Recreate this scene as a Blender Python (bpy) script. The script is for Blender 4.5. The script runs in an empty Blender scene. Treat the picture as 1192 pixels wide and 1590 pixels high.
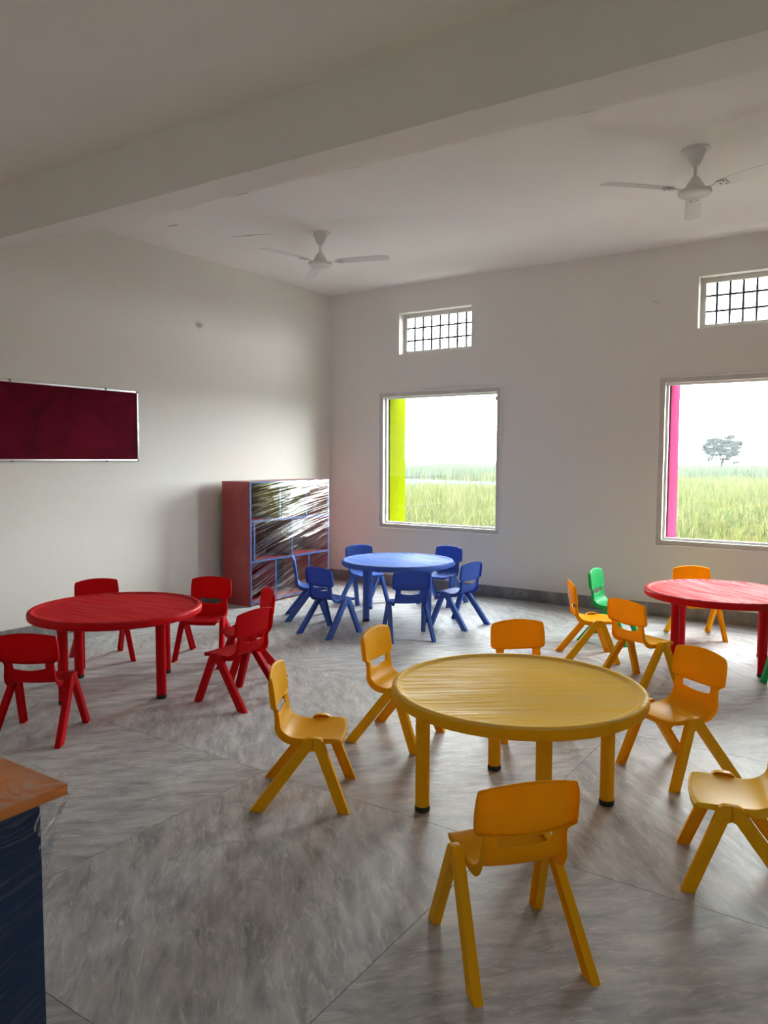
import bpy, bmesh, math, random
import numpy as np
from mathutils import Vector, Matrix

# ------------------------------------------------------------------ camera, world, light, exposure
S = bpy.context.scene
COL = S.collection
R = math.radians

FPX, PITCH, ROLL, YAW, CAM_H = 1177.0, R(4.0), R(0.2), R(-33.9), 1.5
fwd = Vector((math.sin(YAW) * math.cos(PITCH), math.cos(YAW) * math.cos(PITCH), -math.sin(PITCH)))
rgt0 = Vector((math.cos(YAW), -math.sin(YAW), 0))
up0 = rgt0.cross(fwd)
rgt = rgt0 * math.cos(ROLL) + up0 * math.sin(ROLL)
upv = -rgt0 * math.sin(ROLL) + up0 * math.cos(ROLL)
cam_data = bpy.data.cameras.new('camera')
cam_data.sensor_fit = 'HORIZONTAL'
cam_data.sensor_width = 36.0
cam_data.lens = 36.0 * FPX / 1192.0
cam_data.clip_start, cam_data.clip_end = 0.05, 2000
cam = bpy.data.objects.new('camera', cam_data)
cam.matrix_world = Matrix(((rgt.x, upv.x, -fwd.x, 0), (rgt.y, upv.y, -fwd.y, 0), (rgt.z, upv.z, -fwd.z, CAM_H), (0, 0, 0, 1)))
COL.objects.link(cam)
S.camera = cam

SKY = 33.0
world = bpy.data.worlds.new('overcast_sky')
S.world = world
world.use_nodes = True
bgn = world.node_tree.nodes['Background']
bgn.inputs['Color'].default_value = (0.93, 0.985, 1.0, 1)
bgn.inputs['Strength'].default_value = SKY

S.view_settings.view_transform = 'Standard'
S.view_settings.look = 'None'
S.view_settings.exposure = 0.1
S.view_settings.gamma = 1.0
S.view_settings.use_curve_mapping = False
S.cycles.max_bounces = 14
S.cycles.diffuse_bounces = 9
S.cycles.glossy_bounces = 4
S.cycles.transmission_bounces = 6
S.cycles.transparent_max_bounces = 16
S.cycles.volume_bounces = 0
S.cycles.caustics_reflective = False
S.cycles.caustics_refractive = False
S.cycles.sample_clamp_indirect = 6.0
S.cycles.use_denoising = True

# room dimensions (metres)
XL, XR, YB, YN, ZC = -5.83, 3.3, 7.47, -1.0, 3.49
WT = 0.23
WIN = [(-5.09, -3.52), (-1.877, -0.307)]
WZ0, WZ1 = 0.686, 2.275
VENT = [(-4.817, -3.883), (-1.555, -0.621)]
VZ0, VZ1 = 2.708, 3.175


def portal(x0, x1, z0, z1):
    l = bpy.data.lights.new('window_portal', 'AREA')
    l.shape = 'RECTANGLE'
    l.size, l.size_y = x1 - x0, z1 - z0
    l.cycles.is_portal = True
    o = bpy.data.objects.new('window_portal', l)
    o.location = ((x0 + x1) / 2, YB + WT + 0.02, (z0 + z1) / 2)
    o.rotation_euler = (R(-90), 0, 0)
    COL.objects.link(o)
    return o


for (a, b) in WIN:
    portal(a, b, WZ0, WZ1)
for (a, b) in VENT:
    portal(a, b, VZ0, VZ1)


# ------------------------------------------------------------------ materials
def s2l(c):
    return tuple(((v / 255) / 12.92 if v / 255 <= 0.04045 else ((v / 255 + 0.055) / 1.055) ** 2.4) for v in c)


class NT:
    def __init__(self, name):
        self.m = bpy.data.materials.new(name)
        self.m.use_nodes = True
        self.t = self.m.node_tree
        self.t.nodes.clear()
        self.out = self.n('ShaderNodeOutputMaterial')

    def n(self, kind, **kw):
        nd = self.t.nodes.new(kind)
        for k, v in kw.items():
            if hasattr(nd, k):
                setattr(nd, k, v)
            else:
                nd.inputs[k.replace('_', ' ')].default_value = v
        return nd

    def l(self, a, b):
        self.t.links.new(a, b)

    def ramp(self, fac, stops, interp='LINEAR'):
        r = self.n('ShaderNodeValToRGB')
        r.color_ramp.interpolation = interp
        els = r.color_ramp.elements
        while len(els) < len(stops):
            els.new(0.5)
        for e, (p, c) in zip(els, stops):
            e.position = p
            e.color = (*c, 1) if len(c) == 3 else c
        self.l(fac, r.inputs['Fac'])
        return r

    def coords(self, space='Object', scale=(1, 1, 1), rot=(0, 0, 0)):
        tc = self.n('ShaderNodeTexCoord')
        mp = self.n('ShaderNodeMapping')
        mp.inputs['Scale'].default_value = scale
        mp.inputs['Rotation'].default_value = rot
        self.l(tc.outputs[space], mp.inputs['Vector'])
        return mp

    def noise(self, vec, scale, detail=4, rough=0.5, dist=0.0):
        nz = self.n('ShaderNodeTexNoise')
        nz.inputs['Scale'].default_value = scale
        nz.inputs['Detail'].default_value = detail
        nz.inputs['Roughness'].default_value = rough
        nz.inputs['Distortion'].default_value = dist
        if vec is not None:
            self.l(vec, nz.inputs['Vector'])
        return nz

    def mix(self, fac, a, b):
        mx = self.n('ShaderNodeMix', data_type='RGBA')
        if isinstance(fac, (int, float)):
            mx.inputs[0].default_value = fac
        else:
            self.l(fac, mx.inputs[0])
        for i, v in ((6, a), (7, b)):
            if isinstance(v, tuple):
                mx.inputs[i].default_value = (*v, 1)
            else:
                self.l(v, mx.inputs[i])
        return mx.outputs[2]

    def bump(self, h, strength=0.2, dist=0.01):
        b = self.n('ShaderNodeBump')
        b.inputs['Strength'].default_value = strength
        b.inputs['Distance'].default_value = dist
        self.l(h, b.inputs['Height'])
        return b.outputs['Normal']

    def bsdf(self, color=None, rough=0.5, spec=0.5, metal=0.0, normal=None):
        p = self.n('ShaderNodeBsdfPrincipled')
        if color is not None:
            if isinstance(color, tuple):
                p.inputs['Base Color'].default_value = (*color, 1)
            else:
                self.l(color, p.inputs['Base Color'])
        if isinstance(rough, (int, float)):
            p.inputs['Roughness'].default_value = rough
        else:
            self.l(rough, p.inputs['Roughness'])
        p.inputs['Specular IOR Level'].default_value = spec
        p.inputs['Metallic'].default_value = metal
        if normal is not None:
            self.l(normal, p.inputs['Normal'])
        return p

    def sheen_mix(self, col, rough, normal, base=0.012, edge=0.13):
        d = self.n('ShaderNodeBsdfDiffuse')
        self.l(col, d.inputs['Color'])
        g = self.n('ShaderNodeBsdfGlossy')
        if isinstance(rough, (int, float)):
            g.inputs['Roughness'].default_value = rough
        else:
            self.l(rough, g.inputs['Roughness'])
        if normal is not None:
            self.l(normal, d.inputs['Normal'])
            self.l(normal, g.inputs['Normal'])
        lw = self.n('ShaderNodeLayerWeight')
        lw.inputs['Blend'].default_value = 0.5
        pw = self.n('ShaderNodeMath', operation='POWER')
        self.l(lw.outputs['Facing'], pw.inputs[0])
        pw.inputs[1].default_value = 3.0
        ma = self.n('ShaderNodeMath', operation='MULTIPLY_ADD')
        self.l(pw.outputs[0], ma.inputs[0])
        ma.inputs[1].default_value = edge
        ma.inputs[2].default_value = base
        m = self.n('ShaderNodeMixShader')
        self.l(ma.outputs[0], m.inputs[0])
        self.l(d.outputs[0], m.inputs[1])
        self.l(g.outputs[0], m.inputs[2])
        return m

    def done(self, shader):
        self.l(shader.outputs[0], self.out.inputs['Surface'])
        return self.m


M = {}


def simple(name, col, rough=0.5, spec=0.5, metal=0.0):
    k = NT(name)
    M[name] = k.done(k.bsdf(col, rough, spec, metal))


def matte(name, col):
    k = NT(name)
    d = k.n('ShaderNodeBsdfDiffuse')
    d.inputs['Color'].default_value = (*col, 1)
    d.inputs['Roughness'].default_value = 0.5
    M[name] = k.done(d)


def plaster(name, c0, c1, rough=0.75):
    k = NT(name)
    v = k.coords('Object')
    n1 = k.noise(v.outputs[0], 0.9, 5, 0.55)
    n2 = k.noise(v.outputs[0], 90, 3, 0.6)
    n3 = k.noise(v.outputs[0], 7, 4, 0.6)
    r = k.ramp(n1.outputs['Fac'], [(0.3, c0), (0.7, c1)])
    ad = k.n('ShaderNodeMath', operation='MULTIPLY_ADD')
    k.l(n3.outputs['Fac'], ad.inputs[0])
    ad.inputs[1].default_value = 2.5
    k.l(n2.outputs['Fac'], ad.inputs[2])
    M[name] = k.done(k.bsdf(r.outputs['Color'], rough, 0.3, normal=k.bump(ad.outputs[0], 0.12, 0.006)))


plaster('wall_paint', (0.785, 0.765, 0.72), (0.825, 0.805, 0.76), 0.6)
plaster('ceiling_paint', (0.82, 0.795, 0.75), (0.87, 0.845, 0.80), 0.8)


def marble(name, rot, lum=1.0):
    """grey veined marble slab: streaks run along one diagonal of the slab"""
    k = NT(name)
    tc = k.n('ShaderNodeTexCoord')
    oi = k.n('ShaderNodeObjectInfo')
    off = k.n('ShaderNodeVectorMath', operation='SCALE')
    cx = k.n('ShaderNodeCombineXYZ')
    k.l(oi.outputs['Random'], cx.inputs[0])
    k.l(oi.outputs['Random'], cx.inputs[1])
    k.l(cx.outputs[0], off.inputs[0])
    off.inputs['Scale'].default_value = 37.0
    mp = k.n('ShaderNodeMapping')
    mp.inputs['Rotation'].default_value = (0, 0, rot)
    k.l(tc.outputs['Object'], mp.inputs['Vector'])
    add = k.n('ShaderNodeVectorMath', operation='ADD')
    k.l(mp.outputs[0], add.inputs[0])
    k.l(off.outputs[0], add.inputs[1])
    warp = k.noise(add.outputs[0], 2.2, 3, 0.5)
    wv = k.n('ShaderNodeVectorMath', operation='MULTIPLY_ADD')
    k.l(warp.outputs['Color'], wv.inputs[0])
    wv.inputs[1].default_value = (0.10, 0.10, 0)
    k.l(add.outputs[0], wv.inputs[2])
    st = k.n('ShaderNodeMapping')
    st.inputs['Scale'].default_value = (1.3, 4.6, 1)
    k.l(wv.outputs[0], st.inputs['Vector'])
    streak = k.noise(st.outputs[0], 3.2, 9, 0.66, 0.35)
    st2 = k.n('ShaderNodeMapping')
    st2.inputs['Scale'].default_value = (2.2, 9.0, 1)
    k.l(wv.outputs[0], st2.inputs['Vector'])
    fine = k.noise(st2.outputs[0], 4.0, 6, 0.7, 1.2)
    broad = k.noise(add.outputs[0], 1.1, 3, 0.5)
    blot = k.noise(wv.outputs[0], 4.2, 5, 0.55, 1.5)
    c = k.ramp(streak.outputs['Fac'], [(0.32, tuple(lum * x for x in (0.20, 0.20, 0.20))), (0.48, tuple(lum * x for x in (0.305, 0.30, 0.30))),
                                       (0.60, tuple(lum * x for x in (0.385, 0.38, 0.375))), (0.78, tuple(lum * x for x in (0.49, 0.475, 0.45)))])
    f = k.ramp(fine.outputs['Fac'], [(0.52, (0, 0, 0)), (0.66, (1, 1, 1))])
    fm = k.n('ShaderNodeMath', operation='MULTIPLY')
    k.l(f.outputs['Color'], fm.inputs[0])
    fm.inputs[1].default_value = 0.62
    c1 = k.mix(fm.outputs[0], c.outputs['Color'], tuple(lum * x for x in (0.53, 0.52, 0.50)))
    b = k.ramp(blot.outputs['Fac'], [(0.66, (0, 0, 0)), (0.70, (1, 1, 1)), (0.76, (0.2, 0.2, 0.2))])
    bm_ = k.n('ShaderNodeMath', operation='MULTIPLY')
    k.l(b.outputs['Color'], bm_.inputs[0])
    bm_.inputs[1].default_value = 0.45
    c2 = k.mix(bm_.outputs[0], c1, tuple(lum * x for x in (0.17, 0.165, 0.16)))
    br = k.ramp(broad.outputs['Fac'], [(0.35, (0.94, 0.955, 1.0)), (0.65, (1.0, 0.975, 0.955))])
    mul = k.n('ShaderNodeMix', data_type='RGBA', blend_type='MULTIPLY')
    mul.inputs[0].default_value = 1
    k.l(c2, mul.inputs[6])
    k.l(br.outputs['Color'], mul.inputs[7])
    rr = k.ramp(fine.outputs['Fac'], [(0.3, (0.40, 0.40, 0.40)), (0.7, (0.55, 0.55, 0.55))])
    M[name] = k.done(k.bsdf(mul.outputs[2], rr.outputs['Color'], 0.16, normal=k.bump(fine.outputs['Fac'], 0.05, 0.002)))


marble('marble_a', R(45), 1.45)
marble('marble_b', R(-45), 1.45)
marble('marble_border', R(0), 1.15)
marble('marble_skirting', R(0), 0.8)
simple('grout', (0.22, 0.215, 0.21), 0.9, 0.2)


def plastic(name, col, trans, rough=0.36, tfac=0.33):
    k = NT(name)
    v = k.coords('Object')
    n = k.noise(v.outputs[0], 260, 2, 0.5)
    n2 = k.noise(v.outputs[0], 14, 4, 0.6)
    lo = tuple(c * 0.92 for c in col)
    c = k.ramp(n2.outputs['Fac'], [(0.35, lo), (0.7, col)])
    rr = k.ramp(n2.outputs['Fac'], [(0.3, (rough - 0.05,) * 3), (0.7, (rough + 0.09,) * 3)])
    p = k.sheen_mix(c.outputs['Color'], rr.outputs['Color'], k.bump(n.outputs['Fac'], 0.06, 0.001))
    if tfac > 0:
        t = k.n('ShaderNodeBsdfTranslucent')
        t.inputs['Color'].default_value = (*trans, 1)
        mx = k.n('ShaderNodeMixShader')
        mx.inputs[0].default_value = tfac
        k.l(p.outputs[0], mx.inputs[1])
        k.l(t.outputs[0], mx.inputs[2])
        p = mx
    M[name] = k.done(p)


PC = {'yellow': ((0.92, 0.53, 0.006), (1.0, 0.44, 0.004)), 'red': ((0.58, 0.004, 0.010), (0.8, 0.01, 0.01)),
      'blue': ((0.075, 0.155, 0.50), (0.03, 0.09, 0.5)), 'green': ((0.035, 0.50, 0.16), (0.02, 0.6, 0.15))}
for cn, (c, t) in PC.items():
    plastic('chair_' + cn, c, t)


def scuffed(name, col):
    k = NT(name)
    v = k.coords('Object')
    st = k.n('ShaderNodeMapping')
    st.inputs['Scale'].default_value = (1, 2.5, 1)
    k.l(v.outputs[0], st.inputs['Vector'])
    n = k.noise(st.outputs[0], 26, 6, 0.75, 1.5)
    big = k.noise(v.outputs[0], 9, 2, 0.5)
    a = k.ramp(n.outputs['Fac'], [(0.60, (0, 0, 0)), (0.70, (1, 1, 1))])
    b = k.ramp(big.outputs['Fac'], [(0.48, (0, 0, 0)), (0.6, (1, 1, 1))])
    ml = k.n('ShaderNodeMath', operation='MULTIPLY')
    k.l(a.outputs['Color'], ml.inputs[0])
    k.l(b.outputs['Color'], ml.inputs[1])
    sc = k.n('ShaderNodeMath', operation='MULTIPLY')
    k.l(ml.outputs[0], sc.inputs[0])
    sc.inputs[1].default_value = 0.55
    c = k.mix(sc.outputs[0], col, (0.80, 0.66, 0.42))
    M[name] = k.done(k.sheen_mix(c, 0.4, None))


scuffed('chair_yellow_scuffed', (0.92, 0.53, 0.02))


def tabletop_mat(name, col, rot, dust_sheen=0.16):
    """moulded plastic under a thin wiped film of dust: light dirt in streaks, window sheen partly painted into the colour, partly reflected"""
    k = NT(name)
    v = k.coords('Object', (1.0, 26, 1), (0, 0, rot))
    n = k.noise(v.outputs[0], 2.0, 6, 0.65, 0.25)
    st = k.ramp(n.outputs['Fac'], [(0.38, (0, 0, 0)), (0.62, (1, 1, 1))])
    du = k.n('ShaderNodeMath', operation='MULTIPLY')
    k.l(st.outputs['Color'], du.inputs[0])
    du.inputs[1].default_value = dust_sheen
    c = k.mix(du.outputs[0], col, (0.72, 0.70, 0.66))  # pale streak colour: wiped dust plus painted window sheen
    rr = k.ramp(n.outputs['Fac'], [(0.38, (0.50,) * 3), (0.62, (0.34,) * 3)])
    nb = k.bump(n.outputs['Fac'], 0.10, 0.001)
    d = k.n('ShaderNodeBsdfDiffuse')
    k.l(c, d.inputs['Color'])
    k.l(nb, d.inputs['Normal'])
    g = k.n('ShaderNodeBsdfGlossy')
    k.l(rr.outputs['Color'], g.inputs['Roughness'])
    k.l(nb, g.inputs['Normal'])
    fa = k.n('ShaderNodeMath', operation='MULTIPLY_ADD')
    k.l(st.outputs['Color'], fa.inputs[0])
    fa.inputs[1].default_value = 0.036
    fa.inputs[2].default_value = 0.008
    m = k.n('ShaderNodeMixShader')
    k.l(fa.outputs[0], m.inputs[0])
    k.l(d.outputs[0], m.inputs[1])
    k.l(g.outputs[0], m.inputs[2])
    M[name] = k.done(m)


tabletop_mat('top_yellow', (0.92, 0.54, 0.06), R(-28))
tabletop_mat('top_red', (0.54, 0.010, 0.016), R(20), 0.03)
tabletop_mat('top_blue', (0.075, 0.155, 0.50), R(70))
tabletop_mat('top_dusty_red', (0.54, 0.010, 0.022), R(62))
for cn, (c, t) in PC.items():
    plastic('leg_' + cn, (c[0], c[1] * (0.84 if cn == 'yellow' else 1), c[2]), t, 0.34, 0.0)
simple('rubber', (0.012, 0.012, 0.013), 0.55)
simple('fan_white', (0.74, 0.73, 0.71), 0.3, 0.5)
simple('fan_band', (0.16, 0.14, 0.12), 0.5, 0.4)
simple('screw_dark', (0.12, 0.10, 0.10), 0.5, 0.4)
simple('aluminium', (0.82, 0.82, 0.83), 0.32, 0.5, 0.85)
simple('grey_cap', (0.26, 0.27, 0.28), 0.4)
simple('grill_iron', (0.10, 0.105, 0.12), 0.6, 0.3)
simple('white_pvc', (0.80, 0.80, 0.78), 0.35)
simple('latch_grey', (0.45, 0.45, 0.42), 0.4)
simple('crack_dark', (0.26, 0.235, 0.20), 0.9, 0.1)
matte('lime_paint', (0.112, 0.135, 0.0015))
matte('pink_paint', (0.215, 0.030, 0.080))
simple('shelf_blue', (0.025, 0.095, 0.33), 0.5, 0.3)
simple('cubby_olive', (0.26, 0.27, 0.03), 0.5)
simple('cubby_brown', (0.20, 0.075, 0.05), 0.5)
simple('cubby_teal', (0.03, 0.075, 0.085), 0.5)


def stone_frame():
    k = NT('window_stone')
    v = k.coords('Object')
    n = k.noise(v.outputs[0], 6, 5, 0.6)
    c = k.ramp(n.outputs['Fac'], [(0.3, (0.54, 0.525, 0.485)), (0.7, (0.64, 0.62, 0.58))])
    M['window_stone'] = k.done(k.bsdf(c.outputs['Color'], 0.5, 0.4))


stone_frame()


def velvet():
    k = NT('maroon_velvet')
    v = k.coords('Object', (1, 1, 1))
    n = k.noise(v.outputs[0], 3.2, 5, 0.55, 0.8)
    n2 = k.noise(v.outputs[0], 400, 2, 0.5)
    c = k.ramp(n.outputs['Fac'], [(0.30, (0.075, 0.001, 0.010)), (0.5, (0.110, 0.002, 0.012)), (0.72, (0.150, 0.004, 0.020))])
    p = k.bsdf(c.outputs['Color'], 0.9, 0.1, normal=k.bump(n2.outputs['Fac'], 0.3, 0.002))
    p.inputs['Sheen Weight'].default_value = 0.06
    p.inputs['Sheen Roughness'].default_value = 0.4
    p.inputs['Sheen Tint'].default_value = (0.6, 0.05, 0.12, 1)
    M['maroon_velvet'] = k.done(p)


velvet()


def laminate(name, col, wood=False):
    k = NT(name)
    v = k.coords('Object', (1, 6, 1) if wood else (1, 1, 1))
    n = k.noise(v.outputs[0], 3, 5, 0.6, 0.5)
    c = k.ramp(n.outputs['Fac'], [(0.3, tuple(x * 0.88 for x in col)), (0.7, col)])
    M[name] = k.done(k.bsdf(c.outputs['Color'], 0.3, 0.5))


laminate('cabinet_red', (0.44, 0.060, 0.065))
laminate('desk_orange', (0.66, 0.21, 0.05), True)
laminate('desk_navy', (0.012, 0.040, 0.125))


def film(name, axes, slope, fan, across, along, gloss, haze, width=0.05, cover=0.5, wob=0.0):
    """clear stretch film: see-through, with fine pulled creases that scatter and shine.
    axes = (run, rise): object axes the creases run along / stack across"""
    k = NT(name)
    tc = k.n('ShaderNodeTexCoord')
    sp = k.n('ShaderNodeSeparateXYZ')
    k.l(tc.outputs['Object'], sp.inputs[0])
    run, rise = sp.outputs[axes[0]], sp.outputs[axes[1]]

    def mth(op, a, b=None, c=None):
        nd = k.n('ShaderNodeMath', operation=op)
        for q, v in enumerate((a, b, c)):
            if v is None:
                continue
            if isinstance(v, (int, float)):
                nd.inputs[q].default_value = v
            else:
                k.l(v, nd.inputs[q])
        return nd.outputs[0]
    big = k.noise(tc.outputs['Object'], 3.0, 2, 0.5)
    sl = mth('MULTIPLY_ADD', rise, -fan, slope)
    w = mth('SUBTRACT', rise, mth('MULTIPLY', run, sl))
    if wob:
        w = mth('MULTIPLY_ADD', big.outputs['Fac'], wob, w)
    cv = k.n('ShaderNodeCombineXYZ')
    k.l(mth('MULTIPLY', w, across), cv.inputs[0])
    k.l(mth('MULTIPLY', run, along), cv.inputs[1])
    n = k.noise(cv.outputs[0], 1.0, 3, 0.6, 0.0)
    cre = k.ramp(n.outputs['Fac'], [(0.5 - width, (0, 0, 0)), (0.5, (1, 1, 1)), (0.5 + width, (0, 0, 0))])
    area = k.ramp(big.outputs['Fac'], [(cover - 0.12, (0.25, 0.25, 0.25)), (cover + 0.12, (1, 1, 1))])
    amt = mth('MULTIPLY', cre.outputs['Color'], area.outputs['Color'])
    nrm = k.bump(n.outputs['Fac'], 0.35, 0.006)
    g = k.n('ShaderNodeBsdfGlossy')
    g.inputs['Roughness'].default_value = 0.12
    k.l(nrm, g.inputs['Normal'])
    t = k.n('ShaderNodeBsdfTransparent')
    t.inputs['Color'].default_value = (0.96, 0.96, 0.96, 1)
    d = k.n('ShaderNodeBsdfDiffuse')
    d.inputs['Color'].default_value = (0.9, 0.9, 0.9, 1)
    m1 = k.n('ShaderNodeMixShader')
    k.l(mth('MULTIPLY', amt, haze), m1.inputs[0])
    k.l(t.outputs[0], m1.inputs[1])
    k.l(d.outputs[0], m1.inputs[2])
    m2 = k.n('ShaderNodeMixShader')
    k.l(mth('MULTIPLY_ADD', amt, gloss, 0.008), m2.inputs[0])
    k.l(m1.outputs[0], m2.inputs[1])
    k.l(g.outputs[0], m2.inputs[2])
    M[name] = k.done(m2)


film('film_front', (1, 2), 0.42, 0.24, 66, 0.7, 0.60, 0.08, 0.055, 0.42)
film('film_side', (2, 0), 0.25, 0.0, 14, 1.2, 0.08, 0.05, 0.05, 0.6, 0.2)
film('film_desk', (0, 1), 0.9, 0.0, 16, 5.0, 0.45, 0.08, 0.08, 0.52, 0.45)
film('film_flap', (2, 1), 0.4, 0.0, 40, 10.0, 0.50, 0.10, 0.08, 0.4, 0.1)
film('film_panel', (1, 2), 0.22, 0.0, 34, 1.6, 0.10, 0.04, 0.04, 0.5, 0.12)
film('tape_clear', (0, 2), 0.1, 0.0, 20, 3.0, 0.25, 0.5, 0.25, 0.3)


def glass():
    k = NT('window_glass')
    t = k.n('ShaderNodeBsdfTransparent')
    t.inputs['Color'].default_value = (0.95, 0.97, 0.96, 1)
    g = k.n('ShaderNodeBsdfGlossy')
    g.inputs['Roughness'].default_value = 0.02
    m = k.n('ShaderNodeMixShader')
    m.inputs[0].default_value = 0.04
    k.l(t.outputs[0], m.inputs[1])
    k.l(g.outputs[0], m.inputs[2])
    M['window_glass'] = k.done(m)


glass()


def blade_mat():
    k = NT('reed_blades')
    a = k.n('ShaderNodeAttribute', attribute_name='tint')
    d = k.bsdf(None, 0.8, 0.1)
    k.l(a.outputs['Color'], d.inputs['Base Color'])
    t = k.n('ShaderNodeBsdfTranslucent')
    k.l(a.outputs['Color'], t.inputs['Color'])
    m = k.n('ShaderNodeMixShader')
    m.inputs[0].default_value = 0.35
    k.l(d.outputs[0], m.inputs[1])
    k.l(t.outputs[0], m.inputs[2])
    M['reed_blades'] = k.done(m)


blade_mat()
matte('bounce_concrete', (0.36, 0.35, 0.33))
matte('pond_water', (0.026, 0.031, 0.034))
matte('leaf_dull', (0.010, 0.013, 0.012))
matte('bark', (0.012, 0.012, 0.012))


def field_mat():
    k = NT('field_soil')
    v = k.coords('Object')
    n = k.noise(v.outputs[0], 0.5, 6, 0.7)
    c = k.ramp(n.outputs['Fac'], [(0.3, (0.025, 0.03, 0.014)), (0.7, (0.045, 0.048, 0.023))])
    M['field_soil'] = k.done(k.bsdf(c.outputs['Color'], 0.95, 0.05))


field_mat()


# ------------------------------------------------------------------ helpers
def tag(o, label=None, cat=None, group=None, kind=None):
    if label:
        o['label'] = label
    if cat:
        o['category'] = cat
    if group:
        o['group'] = group
    if kind:
        o['kind'] = kind
    return o


def add_obj(name, mesh, parent=None, loc=None):
    o = bpy.data.objects.new(name, mesh)
    COL.objects.link(o)
    if parent is not None:
        o.parent = parent
    if loc is not None:
        o.location = loc
    return o


def empty(name, loc=(0, 0, 0), rz=0.0):
    o = bpy.data.objects.new(name, None)
    o.empty_display_size = 0.1
    o.location = loc
    o.rotation_euler = (0, 0, rz)
    COL.objects.link(o)
    return o


def finish(bm, name, mat, smooth=False, angle=None):
    bmesh.ops.recalc_face_normals(bm, faces=bm.faces[:])
    me = bpy.data.meshes.new(name)
    bm.to_mesh(me)
    bm.free()
    if mat:
        me.materials.append(M[mat])
    if smooth:
        me.polygons.foreach_set('use_smooth', [True] * len(me.polygons))
        if angle is not None:
            me.set_sharp_from_angle(angle=angle)
    me.update()
    return me


def bm_box(bm, x0, x1, y0, y1, z0, z1):
    vs = [bm.verts.new(p) for p in ((x0, y0, z0), (x1, y0, z0), (x1, y1, z0), (x0, y1, z0), (x0, y0, z1), (x1, y0, z1), (x1, y1, z1), (x0, y1, z1))]
    for f in ((0, 3, 2, 1), (4, 5, 6, 7), (0, 1, 5, 4), (1, 2, 6, 5), (2, 3, 7, 6), (3, 0, 4, 7)):
        bm.faces.new([vs[i] for i in f])
    return vs


def box_mesh(name, b, mat, bevel=0.0, seg=2):
    bm = bmesh.new()
    bm_box(bm, *b)
    if bevel > 0:
        bmesh.ops.bevel(bm, geom=bm.edges[:], offset=bevel, segments=seg, affect='EDGES', profile=0.5)
    return finish(bm, name, mat, bevel > 0, R(40) if bevel > 0 else None)


def part(name, b, mat, parent, bevel=0.0):
    return add_obj(name, box_mesh(name, b, mat, bevel), parent)


def lathe_mesh(name, prof, mat, seg=48, angle=R(35)):
    bm = bmesh.new()
    rings = []
    for (r, z) in prof:
        if r < 1e-6:
            rings.append([bm.verts.new((0, 0, z))])
        else:
            rings.append([bm.verts.new((r * math.cos(2 * math.pi * i / seg), r * math.sin(2 * math.pi * i / seg), z)) for i in range(seg)])
    for a, b in zip(rings, rings[1:]):
        if len(a) == 1 and len(b) == 1:
            continue
        for i in range(seg):
            j = (i + 1) % seg
            if len(a) == 1:
                bm.faces.new((a[0], b[i], b[j]))
            elif len(b) == 1:
                bm.faces.new((a[i], a[j], b[0]))
            else:
                bm.faces.new((a[i], a[j], b[j], b[i]))
    return finish(bm, name, mat, True, angle)


def copy_tree(o, parent=None):
    c = o.copy()
    COL.objects.link(c)
    c.parent = parent
    for ch in o.children:
        copy_tree(ch, c)
    return c


def frame_mesh(name, x0, x1, z0, z1, w, y0, y1, mat, bevel=0.0):
    """rectangular picture-frame ring in the xz plane"""
    bm = bmesh.new()
    o = [(x0, z0), (x1, z0), (x1, z1), (x0, z1)]
    i = [(x0 + w, z0 + w), (x1 - w, z0 + w), (x1 - w, z1 - w), (x0 + w, z1 - w)]
    V = {}
    for tagn, pts in (('o', o), ('i', i)):
        for yi, y in enumerate((y0, y1)):
            for k, (x, z) in enumerate(pts):
                V[tagn, yi, k] = bm.verts.new((x, y, z))
    for k in range(4):
        j = (k + 1) % 4
        bm.faces.new((V['o', 0, k], V['o', 0, j], V['i', 0, j], V['i', 0, k]))
        bm.faces.new((V['o', 1, k], V['i', 1, k], V['i', 1, j], V['o', 1, j]))
        bm.faces.new((V['o', 0, k], V['o', 1, k], V['o', 1, j], V['o', 0, j]))
        bm.faces.new((V['i', 0, k], V['i', 0, j], V['i', 1, j], V['i', 1, k]))
    if bevel:
        bmesh.ops.bevel(bm, geom=bm.edges[:], offset=bevel, segments=1, affect='EDGES')
    return finish(bm, name, mat)


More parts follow.
